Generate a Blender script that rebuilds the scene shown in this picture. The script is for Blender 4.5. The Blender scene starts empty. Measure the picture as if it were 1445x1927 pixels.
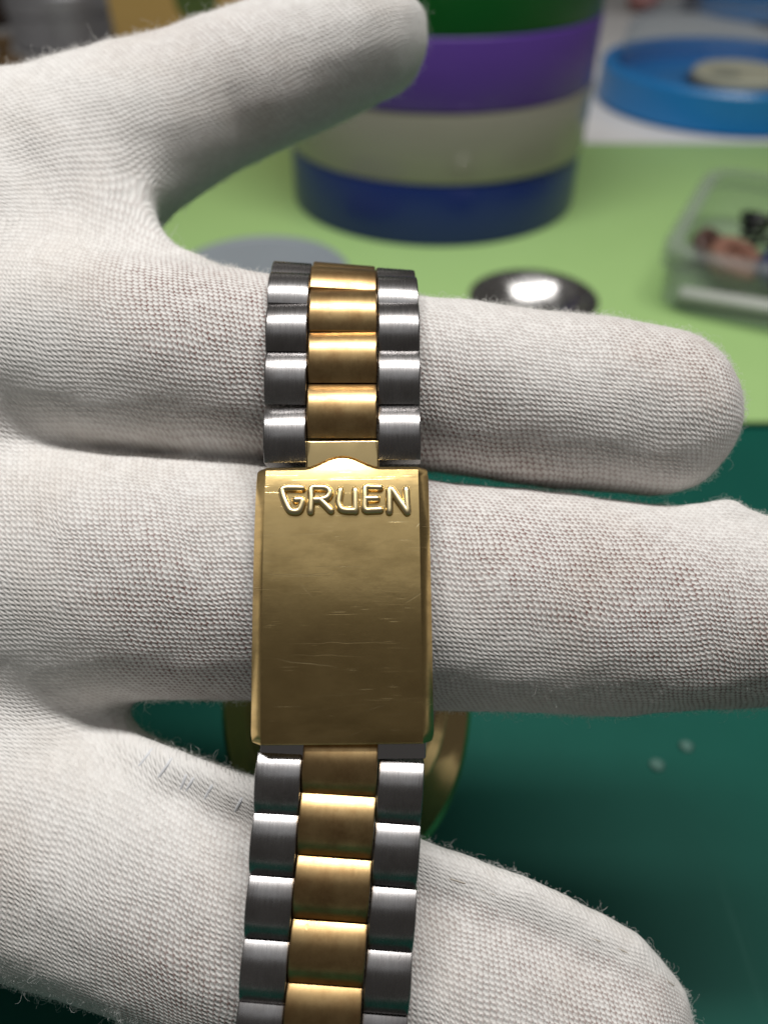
import bpy, bmesh, math, random
import numpy as np
from mathutils import Vector, Matrix

# ------------------------------------------------------------------ camera, world, lamps, exposure
sc = bpy.context.scene
COL = sc.collection
random.seed(7); RNG = np.random.default_rng(11)
MM = 0.001
F = 1455.0                      # focal length in photo pixels (photo is 1445 x 1927)
CX, CY = 722.5, 963.5
H = 118.0                       # lens height above the desk, mm
PITCH = math.radians(42)
FWD = np.array([0, math.cos(PITCH), -math.sin(PITCH)])
UP = np.array([0, math.sin(PITCH), math.cos(PITCH)])
RIGHT = np.array([1.0, 0, 0])
CAM = np.array([0, 0, H])

cd = bpy.data.cameras.new('camera'); cam = bpy.data.objects.new('camera', cd); COL.objects.link(cam)
cam.location = (0, 0, H * MM); cam.rotation_euler = (math.pi / 2 - PITCH, 0, 0)
cd.sensor_fit = 'VERTICAL'; cd.sensor_height = 36; cd.sensor_width = 27
cd.lens = 36 * F / 1927
cd.clip_start = 0.002; cd.clip_end = 20
cd.dof.use_dof = True; cd.dof.focus_distance = 0.069; cd.dof.aperture_fstop = 17.5
sc.camera = cam

w = bpy.data.worlds.new('World'); sc.world = w; w.use_nodes = True
w.node_tree.nodes['Background'].inputs[0].default_value = (0.16, 0.15, 0.14, 1)
w.node_tree.nodes['Background'].inputs[1].default_value = 0.42

def area(name, loc, target, sx, sy, power, col):
    l = bpy.data.lights.new(name, 'AREA'); l.shape = 'RECTANGLE'; l.size = sx; l.size_y = sy
    l.energy = power; l.color = col
    o = bpy.data.objects.new(name, l); COL.objects.link(o); o.location = loc
    d = Vector(target) - Vector(loc); o.rotation_euler = d.to_track_quat('-Z', 'Y').to_euler()
    return o
area('bench_lamp', (0.025, 0.135, 0.55), (0.025, 0.07, 0.05), 0.52, 0.055, 3.15, (1.0, 0.975, 0.945))
area('overhead_fill', (0.0, -0.25, 1.5), (0, 0.05, 0), 1.3, 1.1, 1.45, (0.95, 0.97, 1.0))  # added soft fill, unseen above and behind the lens, brightens the clasp reflection

sc.view_settings.view_transform = 'Standard'; sc.view_settings.look = 'None'
sc.view_settings.exposure = 0; sc.view_settings.gamma = 1; sc.view_settings.use_curve_mapping = False
sc.render.engine = 'CYCLES'
sc.cycles.use_denoising = True
sc.cycles.max_bounces = 8; sc.cycles.transparent_max_bounces = 12
sc.cycles.caustics_reflective = False; sc.cycles.caustics_refractive = False

# ------------------------------------------------------------------ helpers
HS = 0.85                                           # hand scale: depths below are written before it
def cs(px, py, D):
    """photo pixel + depth (mm) -> lens-aligned mm (right, up, forward)"""
    return np.array([(px - CX) * D / F, (CY - py) * D / F, D])
def to_world(p):
    p = np.asarray(p, float)
    return CAM + p[..., 0:1] * RIGHT + p[..., 1:2] * UP + p[..., 2:3] * FWD
def dirw(d):
    return d[0] * RIGHT + d[1] * UP + d[2] * FWD
def hp(px, py, D): return cs(px, py, D * HS)
def ground(px, py, z=0.0):
    d = (px - CX) / F * RIGHT + (CY - py) / F * UP + FWD
    t = (H - z) / -d[2]
    return CAM + t * d

def tag(o, label=None, cat=None, group=None, kind=None):
    if label: o['label'] = label
    if cat: o['category'] = cat
    if group: o['group'] = group
    if kind: o['kind'] = kind
    return o
ROOT = {}
def empty(name, loc_mm):
    o = bpy.data.objects.new(name, None); COL.objects.link(o); o.empty_display_size = 0.005
    o.location = Vector(loc_mm) * MM; ROOT[o.name] = np.array(loc_mm, float)
    return o
def mk(name, verts, faces, mat, parent=None, smooth=True, sharp=None):
    """verts in world mm"""
    me = bpy.data.meshes.new(name)
    v = np.asarray(verts, float)
    off = ROOT.get(parent.name, np.zeros(3)) if parent else v.mean(0)
    if not parent: off[2] = v[:, 2].min()
    v = (v - off) * MM
    me.from_pydata([tuple(x) for x in v], [], [tuple(f) for f in faces])
    me.materials.append(mat)
    if smooth:
        me.polygons.foreach_set('use_smooth', [True] * len(me.polygons))
        if sharp: me.set_sharp_from_angle(angle=math.radians(sharp))
    o = bpy.data.objects.new(name, me); COL.objects.link(o)
    if parent:
        o.parent = parent; ROOT[o.name] = off
    else:
        o.location = off * MM; ROOT[o.name] = off
    return o
def recalc(o):
    bm = bmesh.new(); bm.from_mesh(o.data); bmesh.ops.recalc_face_normals(bm, faces=bm.faces); bm.to_mesh(o.data); bm.free()
    return o

def lathe(profile, center, n=64, axis=None, closed=False):
    """profile [(r,z)], around +Z at center -> verts, faces"""
    vs, fs = [], []
    for r, z in profile:
        for i in range(n):
            a = 2 * math.pi * i / n
            vs.append((center[0] + r * math.cos(a), center[1] + r * math.sin(a), center[2] + z))
    m = len(profile)
    for j in range(m - 1 if not closed else m):
        for i in range(n):
            a, b = j * n + i, j * n + (i + 1) % n
            c, d = ((j + 1) % m) * n + (i + 1) % n, ((j + 1) % m) * n + i
            fs.append((a, b, c, d))
    if not closed:
        fs.append(tuple(range(n - 1, -1, -1))); fs.append(tuple((m - 1) * n + i for i in range(n)))
    return np.array(vs), fs
def box(c, s, bev=0.4, seg=2, rotz=0.0):
    bm = bmesh.new(); bmesh.ops.create_cube(bm, size=1)
    for v in bm.verts: v.co = Vector((v.co.x * s[0], v.co.y * s[1], v.co.z * s[2]))
    if bev: bmesh.ops.bevel(bm, geom=bm.edges[:] , offset=bev, segments=seg, profile=0.5, affect='EDGES')
    R = Matrix.Rotation(rotz, 3, 'Z')
    vs = [tuple((R @ v.co) + Vector(c)) for v in bm.verts]
    bm.verts.index_update(); fs = [tuple(v.index for v in f.verts) for f in bm.faces]; bm.free()
    return np.array(vs), fs
def catmull(pts, n):
    pts = np.asarray(pts, float); P = np.vstack([2 * pts[0] - pts[1], pts, 2 * pts[-1] - pts[-2]])
    out = []
    for i in range(1, len(P) - 2):
        p0, p1, p2, p3 = P[i - 1:i + 3]
        for t in np.linspace(0, 1, n, endpoint=False):
            out.append(0.5 * (2 * p1 + (p2 - p0) * t + (2 * p0 - 5 * p1 + 4 * p2 - p3) * t * t + (3 * p1 - p0 - 3 * p2 + p3) * t ** 3))
    out.append(P[-2]); return np.array(out)
def tube(pts, r, n=8, ref=(0, 0, 1), flat=1.0, cap=True):
    """swept tube with round ends; flat scales the section along ref"""
    pts = np.asarray(pts, float); ref = np.array(ref, float); m = len(pts)
    vs, fs, rings = [], [], []
    tang = np.gradient(pts, axis=0); tang /= np.linalg.norm(tang, axis=1)[:, None] + 1e-12
    seq = []
    rr = r if hasattr(r, '__len__') else [r] * m
    if cap:
        for k in (0.05, 0.5, 0.85): seq.append((pts[0] - tang[0] * rr[0] * math.sqrt(1 - k * k), tang[0], rr[0] * k))
    for i in range(m): seq.append((pts[i], tang[i], rr[i]))
    if cap:
        for k in (0.85, 0.5, 0.05): seq.append((pts[-1] + tang[-1] * rr[-1] * math.sqrt(1 - k * k), tang[-1], rr[-1] * k))
    for p, t, q in seq:
        s = np.cross(t, ref); s /= np.linalg.norm(s) + 1e-12; u = np.cross(s, t)
        for k in range(n):
            a = 2 * math.pi * k / n
            vs.append(p + s * q * math.cos(a) + u * q * math.sin(a) * flat)
    for j in range(len(seq) - 1):
        for k in range(n):
            fs.append((j * n + k, j * n + (k + 1) % n, (j + 1) * n + (k + 1) % n, (j + 1) * n + k))
    fs.append(tuple(range(n - 1, -1, -1))); fs.append(tuple((len(seq) - 1) * n + k for k in range(n)))
    return np.array(vs), fs
def join(parts):
    V, Fc, o = [], [], 0
    for v, f in parts:
        V.append(np.asarray(v)); Fc += [tuple(i + o for i in q) for q in f]; o += len(v)
    return np.vstack(V), Fc

# ------------------------------------------------------------------ materials
class NT:
    def __init__(s, name):
        s.m = bpy.data.materials.new(name); s.m.use_nodes = True; s.t = s.m.node_tree
        s.b = s.t.nodes['Principled BSDF']; s.out = s.t.nodes['Material Output']
    def n(s, typ, **kw):
        x = s.t.nodes.new(typ)
        for k, v in kw.items(): setattr(x, k, v)
        return x
    def l(s, a, b): s.t.links.new(a, b)
    def math(s, op, a, b=None, c=None, clamp=False):
        x = s.n('ShaderNodeMath', operation=op, use_clamp=clamp)
        for i, v in enumerate((a, b, c)):
            if v is None: continue
            if isinstance(v, (int, float)): x.inputs[i].default_value = v
            else: s.l(v, x.inputs[i])
        return x.outputs[0]
    def ramp(s, fac, stops):
        x = s.n('ShaderNodeValToRGB'); e = x.color_ramp.elements
        while len(e) < len(stops): e.new(0.5)
        for i, (p, c) in enumerate(stops):
            e[i].position = p; e[i].color = (*c, 1) if hasattr(c, '__len__') else (c, c, c, 1)
        s.l(fac, x.inputs[0]); return x.outputs[0]
    def mix(s, fac, a, b, typ='MIX'):
        x = s.n('ShaderNodeMix', data_type='RGBA', blend_type=typ)
        for sock, v in ((x.inputs[0], fac), (x.inputs[6], a), (x.inputs[7], b)):
            if isinstance(v, (int, float)): sock.default_value = v
            elif isinstance(v, tuple): sock.default_value = (*v, 1)
            else: s.l(v, sock)
        return x.outputs[2]
    def coord(s, kind='Object', scale=(1, 1, 1), rot=(0, 0, 0)):
        t = s.n('ShaderNodeTexCoord'); mp = s.n('ShaderNodeMapping')
        mp.inputs['Scale'].default_value = scale; mp.inputs['Rotation'].default_value = rot
        s.l(t.outputs[kind], mp.inputs[0]); return mp.outputs[0]
    def noise(s, vec, scale, detail=3, rough=0.55):
        x = s.n('ShaderNodeTexNoise'); x.inputs['Scale'].default_value = scale
        x.inputs['Detail'].default_value = detail; x.inputs['Roughness'].default_value = rough
        if vec is not None: s.l(vec, x.inputs['Vector'])
        return x.outputs[0]
    def set(s, **kw):
        for k, v in kw.items():
            i = s.b.inputs[k.replace('_', ' ')]
            if isinstance(v, (int, float)): i.default_value = v
            elif isinstance(v, tuple): i.default_value = (*v, 1) if len(v) == 3 else v
            else: s.l(v, i)
        return s
    def bump(s, h, dist, strength=1.0):
        x = s.n('ShaderNodeBump'); x.inputs['Distance'].default_value = dist; x.inputs['Strength'].default_value = strength
        s.l(h, x.inputs['Height']); s.l(x.outputs[0], s.b.inputs['Normal']); return x

def plastic(name, col, rough=0.4, var=0.12, nscale=60, bump=0.0, **kw):
    k = NT(name); c = k.coord(); n = k.noise(c, nscale, 4)
    base = k.mix(n, tuple(x * (1 - var) for x in col), tuple(min(1, x * (1 + var)) for x in col))
    k.set(Base_Color=base, Roughness=k.ramp(n, [(0.3, rough * 0.85), (0.7, min(1, rough * 1.15))]), **kw)
    if bump: k.bump(k.noise(c, nscale * 12, 3), bump)
    return k.m

def brushed(name, col, dark, rough, streak_scale, tarnish):
    k = NT(name)
    info = k.n('ShaderNodeObjectInfo')
    t = k.n('ShaderNodeTexCoord'); add = k.n('ShaderNodeVectorMath', operation='ADD')
    sh = k.n('ShaderNodeCombineXYZ'); k.l(k.math('MULTIPLY', info.outputs['Random'], 3.0), sh.inputs[0]); k.l(info.outputs['Random'], sh.inputs[2])
    k.l(t.outputs['Object'], add.inputs[0]); k.l(sh.outputs[0], add.inputs[1])
    mp = k.n('ShaderNodeMapping'); mp.inputs['Scale'].default_value = streak_scale; k.l(add.outputs[0], mp.inputs[0])
    st = k.noise(mp.outputs[0], 1.0, 5, 0.7)
    big = k.noise(add.outputs[0], 420, 5, 0.65)
    mp2 = k.n('ShaderNodeMapping'); mp2.inputs['Scale'].default_value = (900, 160, 900); mp2.inputs['Rotation'].default_value = (0, 0, 1.1); k.l(add.outputs[0], mp2.inputs[0])
    scr = k.ramp(k.noise(mp2.outputs[0], 1.0, 2, 0.5), [(0.70, 0.0), (0.74, 1.0)])
    c = k.mix(k.ramp(big, [(0.38, 0.0), (0.66, tarnish)]), col, dark)
    c = k.mix(k.math('MULTIPLY', info.outputs['Random'], 0.38), c, dark)
    k.set(Base_Color=c, Metallic=1.0, Roughness=k.math('ADD', k.math('MULTIPLY', st, 0.16), k.math('MULTIPLY_ADD', big, 0.14, rough - 0.13)))
    h = k.math('ADD', k.math('MULTIPLY', st, 1.0), k.math('MULTIPLY', scr, -0.8))
    k.bump(h, 0.000012, 0.6)
    return k.m
STEEL = brushed('brushed_steel', (0.44, 0.43, 0.43), (0.20, 0.185, 0.18), 0.25, (9000, 500, 500), 0.6)
GOLD = brushed('brushed_gold', (0.72, 0.50, 0.235), (0.32, 0.18, 0.075), 0.30, (9000, 500, 500), 0.7)

def polished(name, col, rough):
    k = NT(name); n = k.noise(k.coord(), 250, 4)
    k.set(Base_Color=col, Metallic=1.0, Roughness=k.ramp(n, [(0.3, rough * 0.7), (0.7, rough * 1.4)])); return k.m
PGOLD = polished('polished_gold', (0.82, 0.62, 0.30), 0.14)
PSTEEL = polished('polished_steel', (0.60, 0.59, 0.60), 0.12)

def clasp_mat():
    k = NT('worn_gold_refl_bands')
    c = k.coord()
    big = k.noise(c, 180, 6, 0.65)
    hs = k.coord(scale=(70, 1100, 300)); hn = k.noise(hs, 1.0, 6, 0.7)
    refl_blotch = k.noise(k.coord(scale=(110, 330, 100)), 1.0, 5, 0.62)
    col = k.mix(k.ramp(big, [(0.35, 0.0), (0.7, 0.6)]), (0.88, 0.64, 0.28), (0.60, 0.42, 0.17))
    col = k.mix(k.ramp(refl_blotch, [(0.44, 0.0), (0.64, 0.6)]), col, (0.36, 0.25, 0.10))  # dark blotches stretched sideways, painted in place of room reflection bands
    h = k.math('MULTIPLY', hn, 0.12)
    scr_tot = None
    for i, (rot, sc_, lo) in enumerate([((0, 0, 0.06), (45, 9000, 50), 0.74), ((0, 0, -0.10), (60, 8000, 50), 0.74), ((0, 0, 0.02), (110, 11000, 50), 0.74),
                                        ((0, 0, 0.75), (260, 9000, 50), 0.75), ((0, 0, -0.6), (260, 8000, 50), 0.75)]):
        s_ = k.ramp(k.noise(k.coord(scale=sc_, rot=rot), 1.0, 1, 0.4), [(lo - 0.03, 0.0), (lo + 0.03, 1.0)])
        scr_tot = s_ if scr_tot is None else k.math('MAXIMUM', scr_tot, s_)
    scr_tot = k.math('MULTIPLY', scr_tot, k.ramp(k.noise(c, 320, 2), [(0.40, 0.0), (0.58, 0.7)]))
    # a few long single scratches: (x mm, y mm, length mm, angle)
    tcn = k.n('ShaderNodeTexCoord'); wob = k.n('ShaderNodeTexNoise'); wob.inputs['Scale'].default_value = 300; k.l(tcn.outputs['Object'], wob.inputs['Vector'])
    for ax, ay, bx_, by_, wd, am in ((520, 1246, 636, 1263, .05, .9), (545, 1218, 755, 1217, .035, .6), (500, 1087, 622, 1088, .035, .7), (585, 1318, 692, 1309, .03, .5), (568, 1106, 588, 1131, .05, .5),
                              (762, 1142, 797, 1124, .05, .6), (688, 1341, 722, 1329, .05, .6), (545, 1238, 682, 1244, .03, .6), (655, 1387, 680, 1379, .05, .5), (610, 1100, 650, 1075, .03, .4), (560, 1345, 770, 1320, .025, .35), (785, 1000, 794, 990, .07, .9)):
        X0, Y0 = ((ax + bx_) / 2 - 642.5) * .0455, 12.1 - ((ay + by_) / 2 - 871) / 533 * 24.2
        dx_, dy_ = (bx_ - ax) * .0455, -(by_ - ay) / 533 * 24.2
        sub_ = k.n('ShaderNodeVectorMath', operation='SUBTRACT'); k.l(tcn.outputs['Object'], sub_.inputs[0]); sub_.inputs[1].default_value = (X0 * MM, Y0 * MM, 0)
        rt = k.n('ShaderNodeVectorRotate', rotation_type='Z_AXIS'); k.l(sub_.outputs[0], rt.inputs['Vector']); rt.inputs['Angle'].default_value = -math.atan2(dy_, dx_)
        sp_ = k.n('ShaderNodeSeparateXYZ'); k.l(rt.outputs[0], sp_.inputs[0])
        yy_ = k.math('ABSOLUTE', k.math('ADD', sp_.outputs[1], k.math('MULTIPLY_ADD', wob.outputs[0], 0.0006, -0.0003)))
        ln = k.math('SUBTRACT', 1.0, k.math('DIVIDE', k.math('ABSOLUTE', sp_.outputs[0]), math.hypot(dx_, dy_) / 2 * MM), clamp=True)
        m_ = k.math('MULTIPLY', k.math('SUBTRACT', 1.0, k.math('DIVIDE', yy_, wd * MM), clamp=True), k.math('MULTIPLY', k.math('POWER', ln, 0.35), am))
        scr_tot = k.math('MAXIMUM', scr_tot, m_)
    rgh = k.math('ADD', k.math('MULTIPLY_ADD', refl_blotch, 0.34, 0.03), k.math('MULTIPLY', scr_tot, 0.12))
    k.set(Base_Color=k.mix(k.math('MULTIPLY', scr_tot, 0.7), col, (0.92, 0.78, 0.48)), Metallic=1.0, Roughness=rgh)
    h = k.math('ADD', h, k.math('MULTIPLY', scr_tot, -0.22))
    k.bump(k.math('ADD', h, k.math('MULTIPLY', big, 0.8)), 0.00003, 0.6)
    return k.m
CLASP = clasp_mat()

def knit_mat():
    k = NT('white_cotton_knit')
    at = k.n('ShaderNodeAttribute', attribute_name='knit')
    st = k.n('ShaderNodeAttribute', attribute_name='stretch').outputs['Fac']
    A_, B_ = 0.535, 0.49                             # stitch pitch, mm
    warp = k.n('ShaderNodeTexNoise'); warp.inputs['Scale'].default_value = 0.16; warp.inputs['Detail'].default_value = 2
    k.l(at.outputs['Vector'], warp.inputs['Vector'])
    wv = k.n('ShaderNodeVectorMath', operation='MULTIPLY_ADD'); k.l(warp.outputs['Color'], wv.inputs[0])
    wv.inputs[1].default_value = (1.4, 1.4, 0); k.l(at.outputs['Vector'], wv.inputs[2])
    warp2 = k.n('ShaderNodeTexNoise'); warp2.inputs['Scale'].default_value = 1.6; warp2.inputs['Detail'].default_value = 2
    k.l(at.outputs['Vector'], warp2.inputs['Vector'])
    wv2 = k.n('ShaderNodeVectorMath', operation='MULTIPLY_ADD'); k.l(warp2.outputs['Color'], wv2.inputs[0])
    wv2.inputs[1].default_value = (0.11, 0.11, 0); k.l(wv.outputs[0], wv2.inputs[2])
    sp = k.n('ShaderNodeSeparateXYZ'); k.l(wv2.outputs[0], sp.inputs[0])
    y = k.math('MULTIPLY', sp.outputs[1], 2 * math.pi / B_)
    x = k.math('ADD', k.math('MULTIPLY', sp.outputs[0], 2 * math.pi / A_), k.math('MULTIPLY', y, 0.30))
    h = k.math('ADD', k.math('COSINE', x), k.math('COSINE', y))
    h = k.math('ADD', h, k.math('MULTIPLY', k.math('COSINE', k.math('ADD', x, y)), 0.75))
    h = k.math('ADD', h, k.math('MULTIPLY', k.math('SINE', k.math('SUBTRACT', k.math('MULTIPLY', x, 2), y)), 0.22))
    cell = k.n('ShaderNodeCombineXYZ')                 # every stitch differs a little from the next
    k.l(k.math('ROUND', k.math('MULTIPLY', x, 1 / (2 * math.pi))), cell.inputs[0]); k.l(k.math('ROUND', k.math('MULTIPLY', y, 1 / (2 * math.pi))), cell.inputs[1])
    wn = k.n('ShaderNodeTexWhiteNoise', noise_dimensions='2D'); k.l(cell.outputs[0], wn.inputs['Vector']); rnd = wn.outputs['Value']
    h = k.math('MULTIPLY', h, k.math('MULTIPLY_ADD', rnd, 0.5, 0.72))
    h01 = k.math('MULTIPLY_ADD', h, 1 / 4.2, 1.65 / 4.2, clamp=True)
    fine = k.noise(at.outputs['Vector'], 9.0, 4, 0.7)
    hole = k.math('SUBTRACT', 1.0, k.ramp(k.math('ADD', h01, k.math('MULTIPLY_ADD', fine, 0.16, -0.08)), [(0.10, 0.0), (0.38, 1.0)]))
    lint = k.noise(at.outputs['Vector'], 0.9, 5, 0.7)  # lint lying over the open stitches
    hole = k.math('MULTIPLY', k.math('MULTIPLY', hole, k.ramp(lint, [(0.38, 1.0), (0.66, 0.55)])), st, clamp=True)
    big = k.noise(at.outputs['Vector'], 0.12, 3)
    yarn = k.mix(fine, (0.70, 0.685, 0.66), (0.90, 0.885, 0.86))
    yarn = k.mix(k.math('MULTIPLY', rnd, 0.28), yarn, (0.62, 0.60, 0.57))
    grime = k.ramp(k.noise(at.outputs['Vector'], 0.075, 6, 0.62), [(0.48, 0.0), (0.74, 0.38)])
    yarn = k.mix(grime, yarn, (0.60, 0.53, 0.46))
    skin = k.mix(big, (0.17, 0.09, 0.07), (0.23, 0.105, 0.095))
    k.set(Base_Color=k.mix(hole, yarn, skin), Roughness=0.85)
    k.b.inputs['Sheen Weight'].default_value = 0.18; k.b.inputs['Sheen Roughness'].default_value = 0.4
    k.b.inputs['Specular IOR Level'].default_value = 0.25
    k.bump(k.math('ADD', h01, k.math('MULTIPLY', fine, 0.38)), 0.00013, 0.70)
    return k.m
KNIT = knit_mat()
kf = NT('cotton_fibre'); kf.set(Base_Color=(0.93, 0.92, 0.90), Roughness=0.6)
_tl = kf.n('ShaderNodeBsdfTranslucent'); _tl.inputs[0].default_value = (0.93, 0.92, 0.90, 1)
_mx = kf.n('ShaderNodeMixShader'); _mx.inputs[0].default_value = 0.5; kf.l(kf.b.outputs[0], _mx.inputs[1]); kf.l(_tl.outputs[0], _mx.inputs[2]); kf.l(_mx.outputs[0], kf.out.inputs[0])
FIBRE = kf.m

# ------------------------------------------------------------------ setting
def speck_mat():
    k = NT('green_cutting_mat_vinyl')
    c = k.coord('Generated' if False else 'Object')
    n = k.noise(c, 14, 5, 0.6)
    base = k.mix(n, (0.001, 0.048, 0.035), (0.006, 0.112, 0.082))
    v = k.n('ShaderNodeTexVoronoi'); v.inputs['Scale'].default_value = 48; k.l(c, v.inputs['Vector'])
    vc = k.n('ShaderNodeSeparateColor'); k.l(v.outputs['Color'], vc.inputs[0])
    sp = k.math('MULTIPLY', k.ramp(v.outputs['Distance'], [(0.02, 1.0), (0.05, 0.0)]), k.math('GREATER_THAN', vc.outputs[0], 0.6))
    base = k.mix(k.math('MULTIPLY', sp, 0.95), base, (0.62, 0.66, 0.63))
    scr = k.ramp(k.noise(k.coord(scale=(300, 26, 1), rot=(0, 0, 0.7)), 1.0, 2), [(0.66, 0.0), (0.80, 0.10)])
    base = k.mix(scr, base, (0.10, 0.26, 0.21))
    k.set(Base_Color=base, Roughness=0.6); k.b.inputs['Specular IOR Level'].default_value = 0.18
    k.bump(k.noise(c, 900, 3), 0.00004, 0.5)
    return k.m
v, f = box((0, 500, -12), (1800, 1600, 12), 1.0)
desk = mk('desk', v, f, plastic('white_desk_laminate', (0.62, 0.61, 0.60), 0.45, 0.05, 20), None, True, 30); tag(desk, kind='structure')
MATT = -0.6
v, f = box((0, 30, -4.6), (640, 760, 3), 0.5)    # underside just over the desk top
v[:, 2] += 0.2
v2, f2 = box((0, 25, -3.0), (700, 460, 3.0), 0.5)
o = mk('cutting_mat', v2 - [0, 0, 1.5], f2, speck_mat(), None, True, 30)
tag(o, 'dark green cutting mat with white specks under the gloved hand', 'cutting mat')
# pale green sheet, its near edge crosses the picture just right of the index fingertip
y0 = ground(1445, 787)[1]; y1 = ground(1200, 266)[1]
v, f = box((0, (y0 + y1) / 2, -1.6), (560, y1 - y0, 1.4), 0.3)
k = NT('pale_green_silicone'); n = k.noise(k.coord(), 30, 4)
k.set(Base_Color=k.mix(n, (0.33, 0.53, 0.19), (0.37, 0.57, 0.215)), Roughness=0.55); k.bump(k.noise(k.coord(), 1500, 2), 0.00003, 0.4)
o = mk('work_mat', v, f, k.m, None, True, 30)
tag(o, 'pale green work mat lying beneath the stack of tape rolls', 'mat')
v, f = box((110, y1 + 180, -4.0), (360, 340, 0.5), 0.1, 1)
v[:, 2] += 0.2
o = mk('paper_sheet', v, f, plastic('white_paper', (0.74, 0.73, 0.72), 0.8, 0.03, 40), None, False)
tag(o, 'white paper sheet lying under the blue tray behind the pale green mat', 'paper')

# ------------------------------------------------------------------ the gloved hand (one continuous surface)
def chain(rows): return [(hp(a, b, c), r * c * HS / F) for a, b, c, r in rows]
INDEX = chain([(-120, 650, 98, 190), (150, 660, 97, 192), (450, 692, 96, 178), (800, 725, 96, 161), (1050, 755, 96, 164), (1226, 775, 96, 158)])
MIDDLE = chain([(-150, 1060, 97, 240), (150, 1078, 94.5, 236), (470, 1092, 93.5, 221), (850, 1120, 93.5, 213), (1160, 1142, 93.5, 201), (1500, 1152, 93.5, 170)])
RING = chain([(-150, 1492, 95, 246), (200, 1622, 92, 238), (500, 1730, 90, 232), (800, 1840, 89.5, 222), (1085, 1958, 89.5, 204)])
PINKY = chain([(-60, 1580, 104, 150), (180, 1655, 109, 125), (300, 1700, 116, 112), (285, 1690, 124, 105)])
THUMB = chain([(-480, 640, 106, 420), (-150, 500, 106, 325), (85, 345, 108, 198), (260, 247, 111, 152), (400, 184, 113, 130), (600, 106, 114, 120), (688, 70, 114, 112), (700, 66, 114, 106)])
PALM = [chain([(-620, 760, 106, 420), (-150, 800, 102, 300), (20, 760, 100, 215)]),
        chain([(-700, 1050, 106, 470), (-200, 1080, 102, 330), (0, 1090, 99.5, 240)]),
        chain([(-650, 1330, 106, 420), (-220, 1400, 102, 320), (0, 1520, 98, 250)]),
        chain([(-110, 640, 96.5, 210), (-130, 860, 95.5, 205), (-60, 1100, 95, 200), (0, 1300, 95, 205), (-60, 1520, 95, 215)]),
        chain([(-60, 560, 101, 260), (110, 505, 101.5, 165), (185, 488, 102.5, 118)]),
        chain([(200, 540, 100, 120), (330, 565, 98.5, 84)])]
HEM = chain([(215, 1398, 90.5, 16), (330, 1440, 86.9, 29), (480, 1500, 85.2, 34), (800, 1622, 85.6, 34), (1000, 1690, 86.2, 35), (1180, 1785, 87, 34), (1252, 1880, 88.5, 31), (1275, 2000, 91, 28)])
TIPSEAM = chain([(1300, 968, 92, 16), (1370, 965, 91.5, 26), (1440, 1005, 91.5, 22), (1530, 1050, 92, 20)])

def sd_chain(p, ch, q):
    d = None
    for (a, ra), (b, rb) in zip(ch[:-1], ch[1:]):
        ba = b - a; s = np.array([1, 1, q], np.float32)
        pa = (p - a.astype(np.float32)) * s; bq = (ba * s).astype(np.float32)
        h = np.clip((pa @ bq) / float(bq @ bq), 0, 1)
        e = np.sqrt(((pa - h[..., None] * bq) ** 2).sum(-1)) - (ra + (rb - ra) * h)
        d = e if d is None else np.minimum(d, e)
    return d
def smin(a, b, k):
    h = np.maximum(k - np.abs(a - b), 0) / k
    return np.minimum(a, b) - h * h * k * 0.25
def sdf(p):
    t = sd_chain(p, THUMB, 1.05); pm = None
    for c in PALM:
        e = sd_chain(p, c, 1.7); pm = e if pm is None else smin(pm, e, 7)
    body = smin(t, pm, 7.0)
    i = sd_chain(p, INDEX, 1.04); m = sd_chain(p, MIDDLE, 1.22); r = sd_chain(p, RING, 1.22); k_ = sd_chain(p, PINKY, 1.0)
    m = smin(m, sd_chain(p, TIPSEAM, 1.0), 1.6)
    r = smin(r, sd_chain(p, HEM, 1.0), 2.8)
    fg = smin(smin(i, m, 0.7), smin(r, k_, 2.0), 1.4)
    d = smin(body, fg, 4.5)
    # soft cloth unevenness
    x, y, z = p[..., 0], p[..., 1], p[..., 2]
    d = d + 0.13 * np.sin(x * .41 + y * .23 + 1.3 * np.sin(y * .17)) * np.sin(y * .37 - z * .29 + 1) + 0.06 * np.sin(x * .9 - y * 1.1 + z * .5) * np.sin(y * .8 + x * .35)
    return np.maximum(d, -82.0 - x)               # cuff cut, left of the frame

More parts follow.
